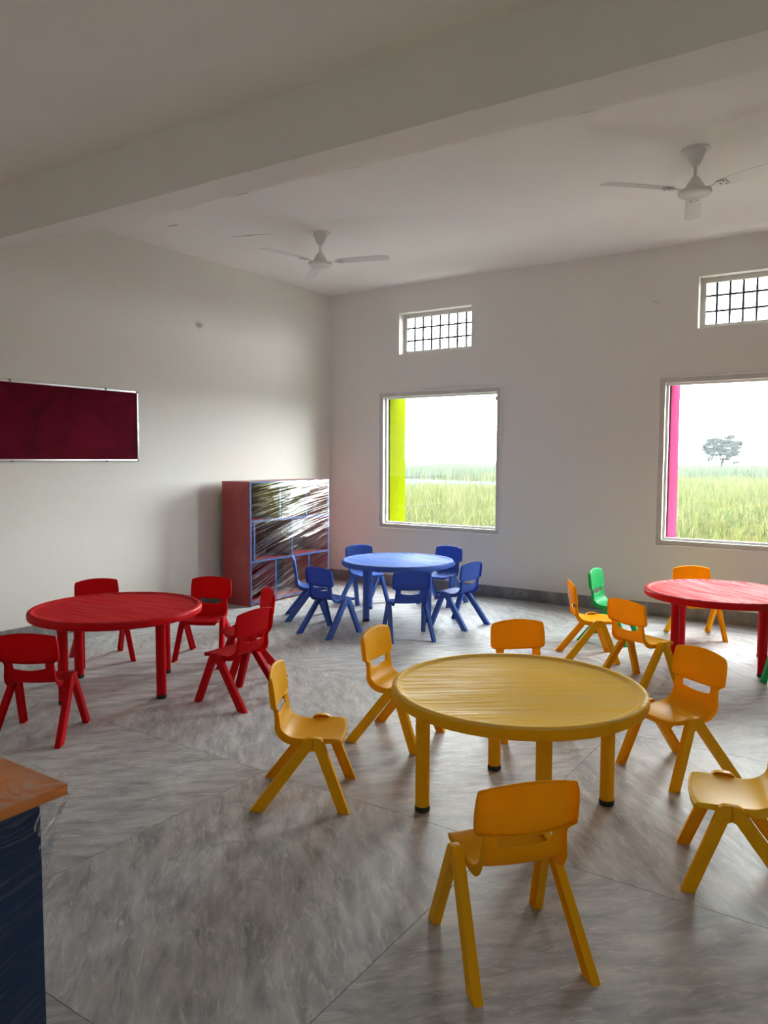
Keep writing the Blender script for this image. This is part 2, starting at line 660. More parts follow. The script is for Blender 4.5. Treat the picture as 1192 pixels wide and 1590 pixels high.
# ------------------------------------------------------------------ the room
def wall_with_holes(name, x0, x1, z0, z1, y0, y1, holes, mat):
    xs = sorted({x0, x1, *[h[0] for h in holes], *[h[1] for h in holes]})
    zs = sorted({z0, z1, *[h[2] for h in holes], *[h[3] for h in holes]})
    solid = lambda i, k: 0 <= i < len(xs) - 1 and 0 <= k < len(zs) - 1 and not any(
        h[0] <= (xs[i] + xs[i + 1]) / 2 <= h[1] and h[2] <= (zs[k] + zs[k + 1]) / 2 <= h[3] for h in holes)
    bm = bmesh.new()
    V = {}

    def v(i, y, k):
        key = (i, y, k)
        if key not in V:
            V[key] = bm.verts.new((xs[i], (y0, y1)[y], zs[k]))
        return V[key]
    for i in range(len(xs) - 1):
        for k in range(len(zs) - 1):
            if not solid(i, k):
                continue
            bm.faces.new((v(i, 0, k), v(i + 1, 0, k), v(i + 1, 0, k + 1), v(i, 0, k + 1)))
            bm.faces.new((v(i, 1, k), v(i, 1, k + 1), v(i + 1, 1, k + 1), v(i + 1, 1, k)))
            if not solid(i - 1, k):
                bm.faces.new((v(i, 0, k), v(i, 0, k + 1), v(i, 1, k + 1), v(i, 1, k)))
            if not solid(i + 1, k):
                bm.faces.new((v(i + 1, 0, k), v(i + 1, 1, k), v(i + 1, 1, k + 1), v(i + 1, 0, k + 1)))
            if not solid(i, k - 1):
                bm.faces.new((v(i, 0, k), v(i, 1, k), v(i + 1, 1, k), v(i + 1, 0, k)))
            if not solid(i, k + 1):
                bm.faces.new((v(i, 0, k + 1), v(i + 1, 0, k + 1), v(i + 1, 1, k + 1), v(i, 1, k + 1)))
    return add_obj(name, finish(bm, name, mat))


holes = [(a, b, WZ0, WZ1) for a, b in WIN] + [(a, b, VZ0, VZ1) for a, b in VENT]
tag(wall_with_holes('wall_back', XL - WT, XR + WT, -0.35, ZC + 0.2, YB, YB + WT, holes, 'wall_paint'),
    'pale grey plastered wall with big square windows and small barred vents', kind='structure')
tag(part('wall_left', (XL - WT, XL, YN, YB, -0.35, ZC + 0.2), 'wall_paint', None),
    'cream painted plaster wall behind the maroon board', kind='structure')
tag(part('wall_right', (XR, XR + WT, YN, YB, -0.35, ZC + 0.2), 'wall_paint', None),
    'plain cream plaster wall facing the maroon board', kind='structure')
tag(part('wall_near', (XL - WT, XR + WT, YN - WT, YN, -0.35, ZC + 0.2), 'wall_paint', None),
    'plain cream plaster wall facing the windows', kind='structure')
ceil_o = tag(part('ceiling', (XL, XR, YN, YB, ZC, ZC + 0.2), 'ceiling_paint', None),
             'cream plastered ceiling with a deep cross beam', kind='structure')


def beam():
    bm = bmesh.new()
    n = 60
    rnd = random.Random(4)
    rows = []
    for i in range(n + 1):
        x = XL + (XR - XL) * i / n
        t = (x + 5.83) / 5.43
        yn = 3.185 + 0.11 * min(t, 1.3)
        yf = 3.40 + 0.21 * min(t, 1.3)
        zb = 3.125 + rnd.uniform(-0.002, 0.002)
        rows.append([bm.verts.new(p) for p in ((x, yn - 0.01, ZC + 0.02), (x, yn + rnd.uniform(-0.003, 0.003), zb), (x, yf + rnd.uniform(-0.005, 0.005), zb + rnd.uniform(-0.002, 0.003)), (x, yf, ZC + 0.02))])
    for a, b in zip(rows, rows[1:]):
        for k in range(4):
            j = (k + 1) % 4
            bm.faces.new((a[k], a[j], b[j], b[k]))
    bm.faces.new(rows[0])
    bm.faces.new(rows[-1])
    return add_obj('beam', finish(bm, 'beam', 'ceiling_paint'), ceil_o)


beam()


def crack(pts, w, parent, up=(0, 0, 1)):
    """thin dark jagged sliver following a line of points"""
    bm = bmesh.new()
    rnd = random.Random(int(abs(pts[0][0]) * 1000))
    pts = [Vector(p) for p in pts]
    fine = []
    for a, b in zip(pts, pts[1:]):
        for q in range(8):
            fine.append(a.lerp(b, q / 8))
    fine.append(pts[-1])
    d = (pts[-1] - pts[0]).normalized()
    sd = Vector(up)
    nrm = d.cross(sd).normalized()
    prev = None
    for i, p in enumerate(fine):
        t = i / (len(fine) - 1)
        ww = w * (0.15 + math.sin(math.pi * t) ** 0.6) * rnd.uniform(0.5, 1.3)
        off = sd * rnd.uniform(-w, w) * 0.4
        cur = [bm.verts.new(p + off + sd * ww + nrm * 0.001), bm.verts.new(p + off - sd * ww + nrm * 0.001),
               bm.verts.new(p + off - sd * ww - nrm * 0.001), bm.verts.new(p + off + sd * ww - nrm * 0.001)]
        if prev:
            for k in range(4):
                bm.faces.new((prev[k], prev[(k + 1) % 4], cur[(k + 1) % 4], cur[k]))
        prev = cur
    return add_obj('crack', finish(bm, 'crack', 'crack_dark'), parent)


def beam_far(x):
    return 3.40 + 0.21 * (x + 5.83) / 5.43


for x0, x1, w in ((-2.62, -2.45, 0.006), (-1.35, -1.15, 0.0025), (-3.52, -3.36, 0.003), (-2.1, -1.9, 0.002)):
    crack([(x0, beam_far(x0) + 0.001, 3.127), (x1, beam_far(x1) + 0.001, 3.127)], w, ceil_o, (0, 1, 0))
crack([(-5.05, 5.02, ZC - 0.0005), (-4.86, 5.08, ZC - 0.0005), (-4.66, 5.16, ZC - 0.0005)], 0.004, ceil_o, (0, 1, 0))
crack([(-5.27, 4.50, ZC - 0.0005), (-5.16, 4.52, ZC - 0.0005)], 0.006, ceil_o, (0, 1, 0))

# floor: grout bed + marble slabs, mirrored like book-matched stone
floor_o = tag(part('floor', (XL, XR, YN, YB, -0.12, -0.012), 'grout', None), 'grey veined marble slab floor', kind='structure')
GAP = 0.0009
slab_cache = {}


def slab(x0, x1, y0, y1, mat):
    w, d = x1 - x0 - 2 * GAP, y1 - y0 - 2 * GAP
    key = (round(w, 4), round(d, 4), mat)
    if key not in slab_cache:
        bm = bmesh.new()
        bm_box(bm, -w / 2, w / 2, -d / 2, d / 2, -0.012, 0.0)
        top = [e for e in bm.edges if all(v.co.z > -0.001 for v in e.verts)]
        bmesh.ops.bevel(bm, geom=top, offset=0.0007, segments=1, affect='EDGES')
        slab_cache[key] = finish(bm, 'slab', mat)
    add_obj('slab', slab_cache[key], floor_o, ((x0 + x1) / 2, (y0 + y1) / 2, 0))


xs = [-5.505, -4.89, -3.67, -2.45, -1.23, -0.01, 1.21, 2.43, XR]
ys = [YN, -0.31, 1.16, 2.63, 4.12, 5.61, 7.11]
for j in range(len(ys) - 1):
    for i in range(len(xs) - 1):
        # slab x[-2.45,-1.23], y[1.16,2.63] is (i=3, j=3): streaks run away from the camera there
        slab(xs[i], xs[i + 1], ys[j], ys[j + 1], 'marble_a' if (i + j) % 2 == 1 else 'marble_b')
xb = [-5.505, -4.28, -2.45, -0.62, 1.21, XR]
for i in range(len(xb) - 1):
    slab(xb[i], xb[i + 1], 7.11, YB - 0.001, 'marble_border')
yb = [YN, -0.31, 1.16, 2.63, 4.12, 5.61, 7.11, YB - 0.001]
for j in range(len(yb) - 1):
    slab(XL + 0.001, -5.505, yb[j], yb[j + 1], 'marble_border')


def baseboard(name, axis, breaks, pos, label):
    root = tag(empty(name), label, kind='structure')
    for a, b in zip(breaks, breaks[1:]):
        if axis == 'x':
            part('skirting_slab', (a + 0.001, b - 0.001, pos - 0.016, pos, 0.0005, 0.125), 'marble_skirting', root, 0.002)
        else:
            part('skirting_slab', (pos, pos + 0.016, a + 0.001, b - 0.001, 0.0005, 0.125), 'marble_skirting', root, 0.002)


baseboard('baseboard_back', 'x', [XL + 0.016, -4.6, -2.78, -0.95, 0.88, 2.7, XR], YB, 'grey marble skirting along the window wall')
baseboard('baseboard_left', 'y', [YN, -0.6, 1.23, 3.06, 4.89, 6.7, YB], XL, 'grey marble skirting under the maroon board')


# ------------------------------------------------------------------ windows
def make_window(n, x0, x1, label, fin_mat):
    root = tag(empty(f'window_{n}'), label, kind='structure')
    add_obj('frame', frame_mesh('frame', x0 - 0.012, x1 + 0.012, WZ0 - 0.012, WZ1 + 0.012, 0.016, YB - 0.010, YB + 0.03, 'white_pvc', 0.002), root)
    add_obj('jamb_lining', frame_mesh('jamb_lining', x0, x1, WZ0, WZ1, 0.05, YB + 0.004, YB + 0.10, 'window_stone', 0.002), root)
    add_obj('sash', frame_mesh('sash', x0 + 0.05, x1 - 0.05, WZ0 + 0.05, WZ1 - 0.05, 0.022, YB + 0.055, YB + 0.085, 'white_pvc', 0.002), root)
    part('pane', (x0 + 0.07, x1 - 0.07, YB + 0.068, YB + 0.073, WZ0 + 0.07, WZ1 - 0.07), 'window_glass', root)
    part('latch', (x1 - 0.085, x1 - 0.045, YB + 0.035, YB + 0.056, WZ1 - 0.14, WZ1 - 0.095), 'latch_grey', root, 0.004)
    # painted upright fins that box the opening in on the outside
    part('fin', (x0 - 0.09, x0 + 0.085, YB + WT, YB + 0.445, WZ0 - 0.25, WZ1 + 0.14), fin_mat, root)
    part('fin', (x1 - 0.085, x1 + 0.09, YB + WT, YB + 0.445, WZ0 - 0.25, WZ1 + 0.14), fin_mat, root)
    for a, b in ((x0 + 0.0005, x0 + 0.085), (x1 - 0.085, x1 - 0.0005)):
        part('reveal', (a, b, YB + 0.101, YB + WT, WZ0 + 0.0005, WZ1 - 0.0005), fin_mat, root)


make_window(1, *WIN[0], 'square fixed window with lime green outer reveal', 'lime_paint')
make_window(2, *WIN[1], 'square fixed window with pink outer reveal and a tree beyond', 'pink_paint')


def make_vent(n, x0, x1, label):
    root = tag(empty(f'window_{n}'), label, kind='structure')
    y0 = YB + 0.10
    add_obj('frame', frame_mesh('frame', x0, x1, VZ0, VZ1, 0.045, y0, y0 + 0.05, 'window_stone', 0.002), root)
    nb = 8
    for i in range(1, nb):
        x = x0 + 0.02 + (x1 - x0 - 0.04) * i / nb
        part('bar', (x - 0.0105, x + 0.0105, y0 + 0.03, y0 + 0.044, VZ0 + 0.04, VZ1 - 0.04), 'grill_iron', root)
    for i in range(1, 3):
        z = VZ0 + 0.02 + (VZ1 - VZ0 - 0.04) * i / 3
        part('bar', (x0 + 0.04, x1 - 0.04, y0 + 0.018, y0 + 0.03, z - 0.010, z + 0.010), 'grill_iron', root)


make_vent(3, *VENT[0], 'small barred ventilator window above the lime edged window')
make_vent(4, *VENT[1], 'small barred ventilator window above the pink edged window')


# ------------------------------------------------------------------ outdoors
GZ = -0.45
bm = bmesh.new()
vs = [bm.verts.new(p) for p in ((-700, -300, GZ), (500, -300, GZ), (500, 900, GZ), (-700, 900, GZ))]
bm.faces.new(vs)
tag(add_obj('ground', finish(bm, 'ground', 'field_soil')), 'flat marshy field outside the windows', kind='structure')
tag(part('bounce_strip', (-12, 9, YB + WT, 10.2, GZ + 0.005, GZ + 0.06), 'bounce_concrete', None), 'unseen concrete strip added outside the window wall to bounce light', kind='structure')  # out of view, added to bounce daylight up onto the ceiling
bm = bmesh.new()
prng = random.Random(2)
ring = []
for i in range(48):
    a = 2 * math.pi * i / 48
    q = 1 + 0.06 * prng.uniform(-1, 1)
    ring.append(bm.verts.new((-40 + 28 * q * math.cos(a), 47 + 13.5 * q * math.sin(a), GZ + 0.02)))
bm.faces.new(ring)
tag(add_obj('pond', finish(bm, 'pond', 'pond_water')), 'pale strip of standing water between the reeds', 'pond', kind='structure')


def reeds(name, n, y0, y1, h0, h1, w, seed, label, pal, keep_out=None):
    rng = np.random.default_rng(seed)
    y = np.sqrt(rng.uniform(y0 ** 2, y1 ** 2, n))
    x = y * rng.uniform(-0.78, 0.10, n)
    if keep_out is not None:
        cx_, cy_, rx, ry = keep_out
        ok = ((x - cx_) / rx) ** 2 + ((y - cy_) / ry) ** 2 > 1
        x, y = x[ok], y[ok]
        n = len(x)
    clump = 0.5 + 0.5 * np.sin(x * 1.7 + 2 * np.sin(y * 0.9)) * np.sin(y * 1.3 + 1.5 * np.sin(x * 0.8))
    h = (h0 + (h1 - h0) * rng.random(n)) * (0.75 + 0.35 * clump)
    ang = rng.uniform(0, 2 * np.pi, n)
    lean = h * rng.uniform(0.02, 0.6, n) ** 1.5
    la = rng.uniform(0, 2 * np.pi, n)
    ww = w * rng.uniform(0.6, 1.4, n) * (y / y0) ** 0.5
    dx, dy = np.cos(ang) * ww, np.sin(ang) * ww * 0.5
    V = np.zeros((n, 5, 3))
    bx, by = x, y
    mx, my = x + np.cos(la) * lean * 0.3, y + np.sin(la) * lean * 0.3
    tx, ty = x + np.cos(la) * lean, y + np.sin(la) * lean
    V[:, 0] = np.stack([bx - dx, by - dy, np.full(n, GZ)], 1)
    V[:, 1] = np.stack([bx + dx, by + dy, np.full(n, GZ)], 1)
    V[:, 2] = np.stack([mx + dx * .8, my + dy * .8, GZ + h * .6], 1)
    V[:, 3] = np.stack([mx - dx * .8, my - dy * .8, GZ + h * .6], 1)
    V[:, 4] = np.stack([tx, ty, GZ + h * (1 - 0.25 * rng.random(n))], 1)
    base = np.arange(n)[:, None] * 5
    quads = base + np.array([[0, 1, 2, 3]])
    tris = base + np.array([[3, 2, 4]])
    me = bpy.data.meshes.new(name)
    me.vertices.add(n * 5)
    me.vertices.foreach_set('co', V.reshape(-1))
    loops = np.concatenate([quads, tris], 1).reshape(-1)
    me.loops.add(len(loops))
    me.loops.foreach_set('vertex_index', loops)
    me.polygons.add(2 * n)
    st = np.zeros(2 * n, int)
    st[0::2] = np.arange(n) * 7
    st[1::2] = np.arange(n) * 7 + 4
    me.polygons.foreach_set('loop_start', st)
    me.update(calc_edges=True)
    me.validate()
    pal = np.array(pal)
    cc = pal[rng.integers(0, len(pal), n)] * rng.uniform(0.55, 1.5, (n, 1))
    ca = me.color_attributes.new('tint', 'FLOAT_COLOR', 'POINT')
    buf = np.ones((n, 5, 4))
    buf[:, :, :3] = cc[:, None, :]
    ca.data.foreach_set('color', buf.reshape(-1))
    me.materials.append(M['reed_blades'])
    return tag(add_obj(name, me), label, 'reeds', kind='stuff')


GREENS = [tuple(0.48 * q for q in c) for c in [(0.085, 0.105, 0.027), (0.105, 0.115, 0.036), (0.13, 0.125, 0.052), (0.07, 0.095, 0.03), (0.165, 0.15, 0.08)]]
reeds('reeds', 90000, 10.5, 31, 0.55, 1.0, 0.012, 3, 'tall yellow-green reeds just outside the windows', GREENS)
reeds('reeds', 60000, 31.5, 61, 0.6, 1.0, 0.022, 5, 'yellow-green reeds further out around the pond', GREENS, (-40, 47, 29, 14))
reeds('reeds', 60000, 62, 150, 1.0, 1.5, 0.06, 6, 'misty band of reeds beyond the pond', [(0.032, 0.041, 0.023), (0.038, 0.046, 0.03)])


def tree():
    root = tag(empty('tree', (-21.1, 120, GZ)), 'lone broad tree standing in mist in the field', 'tree')
    rnd = random.Random(11)
    bm = bmesh.new()

    def limb(a, b, r0, r1):
        a, b = Vector(a), Vector(b)
        d = (b - a).normalized()
        u = d.orthogonal().normalized()
        v = d.cross(u)
        ra, rb = [], []
        for i in range(6):
            c, s = math.cos(i * math.pi / 3), math.sin(i * math.pi / 3)
            ra.append(bm.verts.new(a + (u * c + v * s) * r0))
            rb.append(bm.verts.new(b + (u * c + v * s) * r1))
        for i in range(6):
            bm.faces.new((ra[i], ra[(i + 1) % 6], rb[(i + 1) % 6], rb[i]))
    limb((0, 0, 0), (0.1, 0, 2.0), 0.16, 0.12)
    tips = []
    for i in range(16):
        a = rnd.uniform(0, 2 * math.pi)
        rr = rnd.uniform(0.4, 2.4)
        z = rnd.uniform(2.2, 5.6) - 0.25 * rr
        tip = (rr * math.cos(a), rr * math.sin(a), z)
        limb((0.1, 0, rnd.uniform(1.4, 2.0)), tip, 0.07, 0.02)
        tips.append(tip)
    add_obj('trunk', finish(bm, 'trunk', 'bark'), root)
    bm = bmesh.new()
    for i in range(104):   # dense leaf clumps: a flat-topped umbrella crown in layers
        a = rnd.uniform(0, 2 * math.pi)
        rr = 2.35 * math.sqrt(rnd.random())
        zt, zb = 5.6 - 0.22 * rr * rr, 1.5 + 0.55 * rr
        c = Vector((rr * math.cos(a), rr * math.sin(a), rnd.uniform(zb, zt)))
        r_ = rnd.uniform(0.22, 0.56)
        g_ = bmesh.ops.create_icosphere(bm, subdivisions=2, radius=1.0)
        for v in g_['verts']:
            q = 1 + rnd.uniform(-0.28, 0.28)
            v.co = c + Vector((v.co.x * r_ * 1.25 * q, v.co.y * r_ * 1.25 * q, v.co.z * r_ * 0.42 * q))
    for i in range(5000):
        if i % 2:
            t = rnd.choice(tips)
            c = Vector(t) + Vector((rnd.gauss(0, .35), rnd.gauss(0, .35), rnd.gauss(0, .16)))
        else:
            a = rnd.uniform(0, 2 * math.pi)
            rr = 2.65 * math.sqrt(rnd.random())
            layer = rnd.choice((0.0, 0.28, 0.5, 0.72, 1.0))
            zt = 5.75 - 0.16 * rr * rr * 0.55
            zb = 1.9 + 0.5 * rr
            c = Vector((rr * math.cos(a), rr * math.sin(a), zb + (zt - zb) * layer + rnd.gauss(0, .08)))
        e = [Vector((rnd.uniform(-1, 1), rnd.uniform(-1, 1), rnd.uniform(-.5, .5))) * 0.24 for _ in range(3)]
        bm.faces.new([bm.verts.new(c + q) for q in e])
    me = bpy.data.meshes.new('foliage')
    bm.to_mesh(me)
    bm.free()
    me.materials.append(M['leaf_dull'])
    add_obj('foliage', me, root)


tree()
# thin ground mist over the field
k = NT('mist')
vol = k.n('ShaderNodeVolumeScatter')
vol.inputs['Color'].default_value = (0.93, 0.985, 1, 1)
vol.inputs['Density'].default_value = 0.00031
k.l(vol.outputs[0], k.out.inputs['Volume'])
M['mist'] = k.m
tag(part('mist', (-420, 250, 10.0, 420, GZ + 0.03, 36), 'mist', None), 'thin pale mist hanging over the field', 'mist', kind='stuff')


# ------------------------------------------------------------------ tables
def make_table(c, rot, colour, top_mat, label):
    root = tag(empty('round_table', (c[0], c[1], 0), rot), label, 'table', 'round children tables')
    prof = [(0, 0.531), (0.30, 0.5312), (0.485, 0.5315), (0.497, 0.534), (0.505, 0.5395), (0.515, 0.5415), (0.526, 0.540), (0.534, 0.534), (0.537, 0.525),
            (0.537, 0.503), (0.534, 0.495), (0.526, 0.490), (0.515, 0.4885), (0.500, 0.492), (0.49, 0.505), (0.3, 0.507), (0, 0.507)]
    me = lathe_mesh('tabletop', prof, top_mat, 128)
    me.materials.append(M['leg_' + colour])
    for p in me.polygons:
        z = p.center.z
        r = math.hypot(p.center.x, p.center.y)
        if z < 0.530 or r > 0.531:
            p.material_index = 1
    add_obj('tabletop', me, root)
    leg = lathe_mesh('leg', [(0, 0.018), (0.0305, 0.018), (0.0305, 0.45), (0.036, 0.462), (0.038, 0.50), (0, 0.50)], 'leg_' + colour, 24)
    foot = lathe_mesh('foot_cap', [(0, 0.0), (0.029, 0.0), (0.0325, 0.004), (0.033, 0.018), (0.0315, 0.024), (0, 0.024)], 'rubber', 24)
    for i in range(4):
        a = i * math.pi / 2
        l = add_obj('leg', leg, root, (0.405 * math.cos(a), 0.405 * math.sin(a), 0))
        add_obj('foot_cap', foot, l)
    return root


make_table((-1.30, 2.96), R(38.5), 'yellow', 'top_yellow', 'round yellow plastic table with a dusty top with pale sheen and black feet')
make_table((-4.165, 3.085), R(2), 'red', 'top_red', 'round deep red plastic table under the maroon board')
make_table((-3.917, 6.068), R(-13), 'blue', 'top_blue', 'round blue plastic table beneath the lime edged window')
make_table((-1.028, 6.002), R(-37), 'red', 'top_dusty_red', 'round red plastic table with dusty top streaked with pink sheen beneath the pink edged window')


# ------------------------------------------------------------------ children's chairs
PROF = [(.176, .272), (.181, .287), (.177, .299), (.163, .306), (.12, .308), (.055, .303), (-.005, .302), (-.047, .309), (-.078, .327), (-.095, .351),
        (-.102, .374), (-.106, .394), (-.108, .412), (-.110, .429), (-.111, .4365), (-.112, .446), (-.117, .490), (-.123, .530), (-.1295, .558), (-.132, .566), (-.143, .571)]
HALF = [.130, .138, .142, .145, .146, .139, .138, .138, .137, .135, .133, .131, .130, .131, .158, .160, .161, .159, .156, .154, .152]
SKIRT = [.004, .012, .016, .020, .022, .026, .030, .036, .036, .030, .024, .022, .022, .022, .026, .026, .026, .025, .022, .016, .007]
TS = [-1, -1, -.96, -.80, -.64, -.58, -.3, 0, .3, .58, .64, .80, .96, 1, 1]
SPLIT = 9


def chair_shell():
    rows = len(PROF)
    pts = [Vector((0, y, z)) for y, z in PROF]
    nrm = []
    for i in range(rows):
        t = (pts[min(i + 1, rows - 1)] - pts[max(i - 1, 0)]).normalized()
        nrm.append(Vector((0, -t.z, t.y)))
    bm = bmesh.new()
    G = []
    for i in range(rows):
        row = []
        for j, t in enumerate(TS):
            p = pts[i].copy()
            p.x = t * HALF[i]
            if i <= 4:
                p.y += 0.010 * (1 - t * t) - 0.004
            if 3 <= i <= 8:
                p.z -= 0.008 * (1 - t * t)
            if i >= 8:
                p.y += (0.016 if i >= 10 else 0.008) * t * t - 0.004
            if i >= 16:
                p.z += 0.020 * (1 - t * t) * min(1, (i - 15) / 4)
            if i in (11,) and abs(t) <= .65:
                p.z -= 0.012 * (1 - (t / .66) ** 2)
            if i in (12, 13, 14):
                p.z -= 0.010 * (1 - t * t)
            if j in (0, len(TS) - 1):
                p += nrm[i] * SKIRT[i]
                p.x *= 1.008
            row.append(bm.verts.new(p))
        G.append(row)
    for i in range(rows - 1):
        for j in range(len(TS) - 1):
            mid = (TS[j] + TS[j + 1]) / 2
            if 11 <= i < 13 and abs(mid) < .63:
                continue
            f = bm.faces.new((G[i][j], G[i + 1][j], G[i + 1][j + 1], G[i][j + 1]))
            f.material_index = 0 if i < SPLIT else 1
    bmesh.ops.recalc_face_normals(bm, faces=bm.faces[:])
    # the sitter's side must face up / forward
    f0 = min(bm.faces, key=lambda f: (f.calc_center_median() - Vector((0, 0.05, .3))).length)
    if f0.normal.z < 0:
        bmesh.ops.reverse_faces(bm, faces=bm.faces[:])
    me = bpy.data.meshes.new('shell')
    bm.to_mesh(me)
    bm.free()
    ob = bpy.data.objects.new('shell', me)
    COL.objects.link(ob)
    m = ob.modifiers.new('s', 'SOLIDIFY')
    m.thickness = 0.0065
    m.offset = -1
    m.use_even_offset = False
    m.use_rim = True
    m2 = ob.modifiers.new('d', 'SUBSURF')
    m2.levels = 2
    m2.render_levels = 2
    me.materials.append(None)
    me.materials.append(None)
    dg = bpy.context.evaluated_depsgraph_get()
    ev = bpy.data.meshes.new_from_object(ob.evaluated_get(dg))
    bpy.data.objects.remove(ob)
    co = np.zeros(len(ev.vertices) * 3)
    ev.vertices.foreach_get('co', co)
    co = co.reshape(-1, 3)
    vn = np.zeros(len(ev.vertices) * 3)
    ev.vertex_normals.foreach_get('vector', vn)
    vn = vn.reshape(-1, 3)
    out = []
    for want, nm in ((0, 'seat'), (1, 'backrest')):
        faces = [list(p.vertices) for p in ev.polygons if p.material_index == want]
        used = sorted({v for f in faces for v in f})
        idx = {v: i for i, v in enumerate(used)}
        n = bpy.data.meshes.new(nm)
        n.from_pydata([tuple(co[v]) for v in used], [], [[idx[v] for v in f] for f in faces])
        n.polygons.foreach_set('use_smooth', [True] * len(n.polygons))
        n.update()
        n.normals_split_custom_set_from_vertices([tuple(vn[v]) for v in used])
        out.append(n)
    return out


def chair_leg(poly, side, name='leg'):
    bm = bmesh.new()

    def xo(z):
        return 0.168 + (0.316 - z) * 0.085
    th = 0.030
    outer = [bm.verts.new((side * xo(z), y, z)) for y, z in poly]
    inner = [bm.verts.new((side * (xo(z) - th), y, z)) for y, z in poly]
    fo = bm.faces.new(outer)
    fi = bm.faces.new(list(reversed(inner)))
    for i in range(len(poly)):
        j = (i + 1) % len(poly)
        bm.faces.new((outer[j], outer[i], inner[i], inner[j]))
    bmesh.ops.recalc_face_normals(bm, faces=bm.faces[:])
    edges = [e for e in bm.edges if fo in e.link_faces]
    bmesh.ops.bevel(bm, geom=edges, offset=0.006, segments=3, affect='EDGES', profile=0.5)
    fi = max(bm.faces, key=lambda f: -f.normal.x * side * f.calc_area())
    r = bmesh.ops.inset_region(bm, faces=[fi], thickness=0.008, depth=0.0)
    for v in fi.verts:
        v.co.x += side * 0.017
    return finish(bm, name, None, True, R(50))


FRONT = [(.165, 0), (.212, 0), (.102, .293), (.095, .307), (.082, .314), (.054, .316), (.054, .262), (.066, .257)]
REAR = [(-.216, 0), (-.155, 0), (.040, .257), (.054, .262), (.054, .316), (.033, .314), (.020, .307), (.010, .293)]
SEAT_ME, BACK_ME = chair_shell()
LEGS_ME = [chair_leg(FRONT, 1), chair_leg(FRONT, -1), chair_leg(REAR, 1), chair_leg(REAR, -1)]


def back_rim():
    """moulded ridge along the lower rear edge of the back panel"""
    bm = bmesh.new()
    pr = None
    for i in range(21):
        x = -0.152 + 0.304 * i / 20
        t = x / 0.158
        z = 0.434 - 0.012 * (1 - t * t)
        y = -0.1135 + 0.016 * t * t - 0.004
        cur = [bm.verts.new((x, y + a, z + b)) for a, b in ((-0.004, 0.005), (-0.012, 0.003), (-0.012, -0.001), (-0.004, -0.004))]
        if pr:
            for q in range(4):
                bm.faces.new((pr[q], pr[(q + 1) % 4], cur[(q + 1) % 4], cur[q]))
        else:
            bm.faces.new(cur)
        pr = cur
    bm.faces.new(pr)
    return finish(bm, 'rim', None, True, R(50))


RIM_ME = back_rim()


def chair_proto(colour):
    mat = M['chair_' + colour]
    root = empty('child_chair')
    for nm, me in (('seat', SEAT_ME), ('backrest', BACK_ME), ('rim', RIM_ME)):
        c = me.copy()
        c.materials.append(mat)
        add_obj(nm, c, root)
    for me in LEGS_ME:
        c = me.copy()
        c.materials.append(M['leg_' + colour])
        add_obj('leg', c, root)
    return root


PROTO, USED = {}, set()


def chair(colour, x, y, deg, label, group):
    if colour not in PROTO:
        PROTO[colour] = chair_proto(colour)
        o = PROTO[colour]
    else:
        o = copy_tree(PROTO[colour])
    o.location = (x, y, 0)
    o.rotation_euler = (0, 0, R(deg))
    return tag(o, label, 'chair', group)


GR, GB, GY, GP = 'red chairs around the red table', 'blue chairs around the blue table', 'yellow chairs around the yellow table', 'chairs around the dusty red table'
chair('red', -4.864, 3.462, 247.3, 'red child chair between the red table and the wall below the maroon board', GR)
chair('red', -4.290, 3.968, 207.0, 'red child chair between the red table and the red side of the wrapped shelf', GR)
chair('red', -3.695, 3.832, 147.0, 'red child chair standing between two other red chairs, mostly hidden by one of them', GR)
chair('red', -3.332, 3.361, 91.0, 'red child chair standing next to a yellow chair, its back toward that chair', GR)
chair('red', -3.799, 2.308, 34.3, 'red child chair between the red table and the film-wrapped desk', GR)
chair('blue', -4.599, 6.477, 243.3, 'blue child chair between the blue table and the room corner', GB)
chair('blue', -3.869, 6.860, 178.4, 'blue child chair between the blue table and the window wall', GB)
chair('blue', -4.560, 5.494, 310.2, 'blue child chair with its back to the film-wrapped shelf front', GB)
chair('blue', -3.995, 5.105, 353.1, 'blue child chair with its back to the red chairs', GB)
chair('blue', -3.348, 5.351, 44.6, 'blue child chair with its back to the yellow table', GB)
chair('blue', -3.226, 6.037, 83.1, 'blue child chair with its back to the dusty red table', GB)
chair('yellow', -2.133, 2.551, 301.7, 'yellow child chair pulled clear of the yellow table, bare floor on both its sides', GY)
chair('yellow', -2.182, 3.372, 277.7, 'yellow child chair at the yellow table with its back to a red chair', GY)
chair('yellow', -1.662, 3.884, 223.9, 'yellow child chair on the window side of the yellow table, only its backrest showing', GY)
chair('yellow', -0.815, 3.765, 147.2, 'yellow child chair at the yellow table with its back to the dusty red table', GY)
y5 = chair('yellow', -0.402, 2.930, 104.8, 'yellow child chair with pale scuff marks on its seat', GY)
chair('yellow', -0.924, 2.069, 47.6, 'yellow child chair at the yellow table, between the scuffed-seat chair and the film-wrapped desk', GY)
p1 = chair('yellow', -1.886, 5.585, 299.1, 'yellow child chair with clear tape on its backrest, at the dusty red table', GP)
chair('yellow', -1.368, 5.087, 333.4, 'yellow child chair at the dusty red table with its untaped back to the yellow table', GP)
chair('green', -1.928, 6.254, 269.7, 'green child chair beside the taped yellow chair', GP)
chair('yellow', -1.354, 6.779, 212.4, 'yellow child chair between the dusty red table and the window wall', GP)
chair('green', -0.43, 5.545, 30.0, 'green child chair across the dusty red table from the other green one', GP)
for ch in y5.children:
    if ch.name.startswith('seat'):
        ch.data = ch.data.copy()
        ch.data.materials[0] = M['chair_yellow_scuffed']


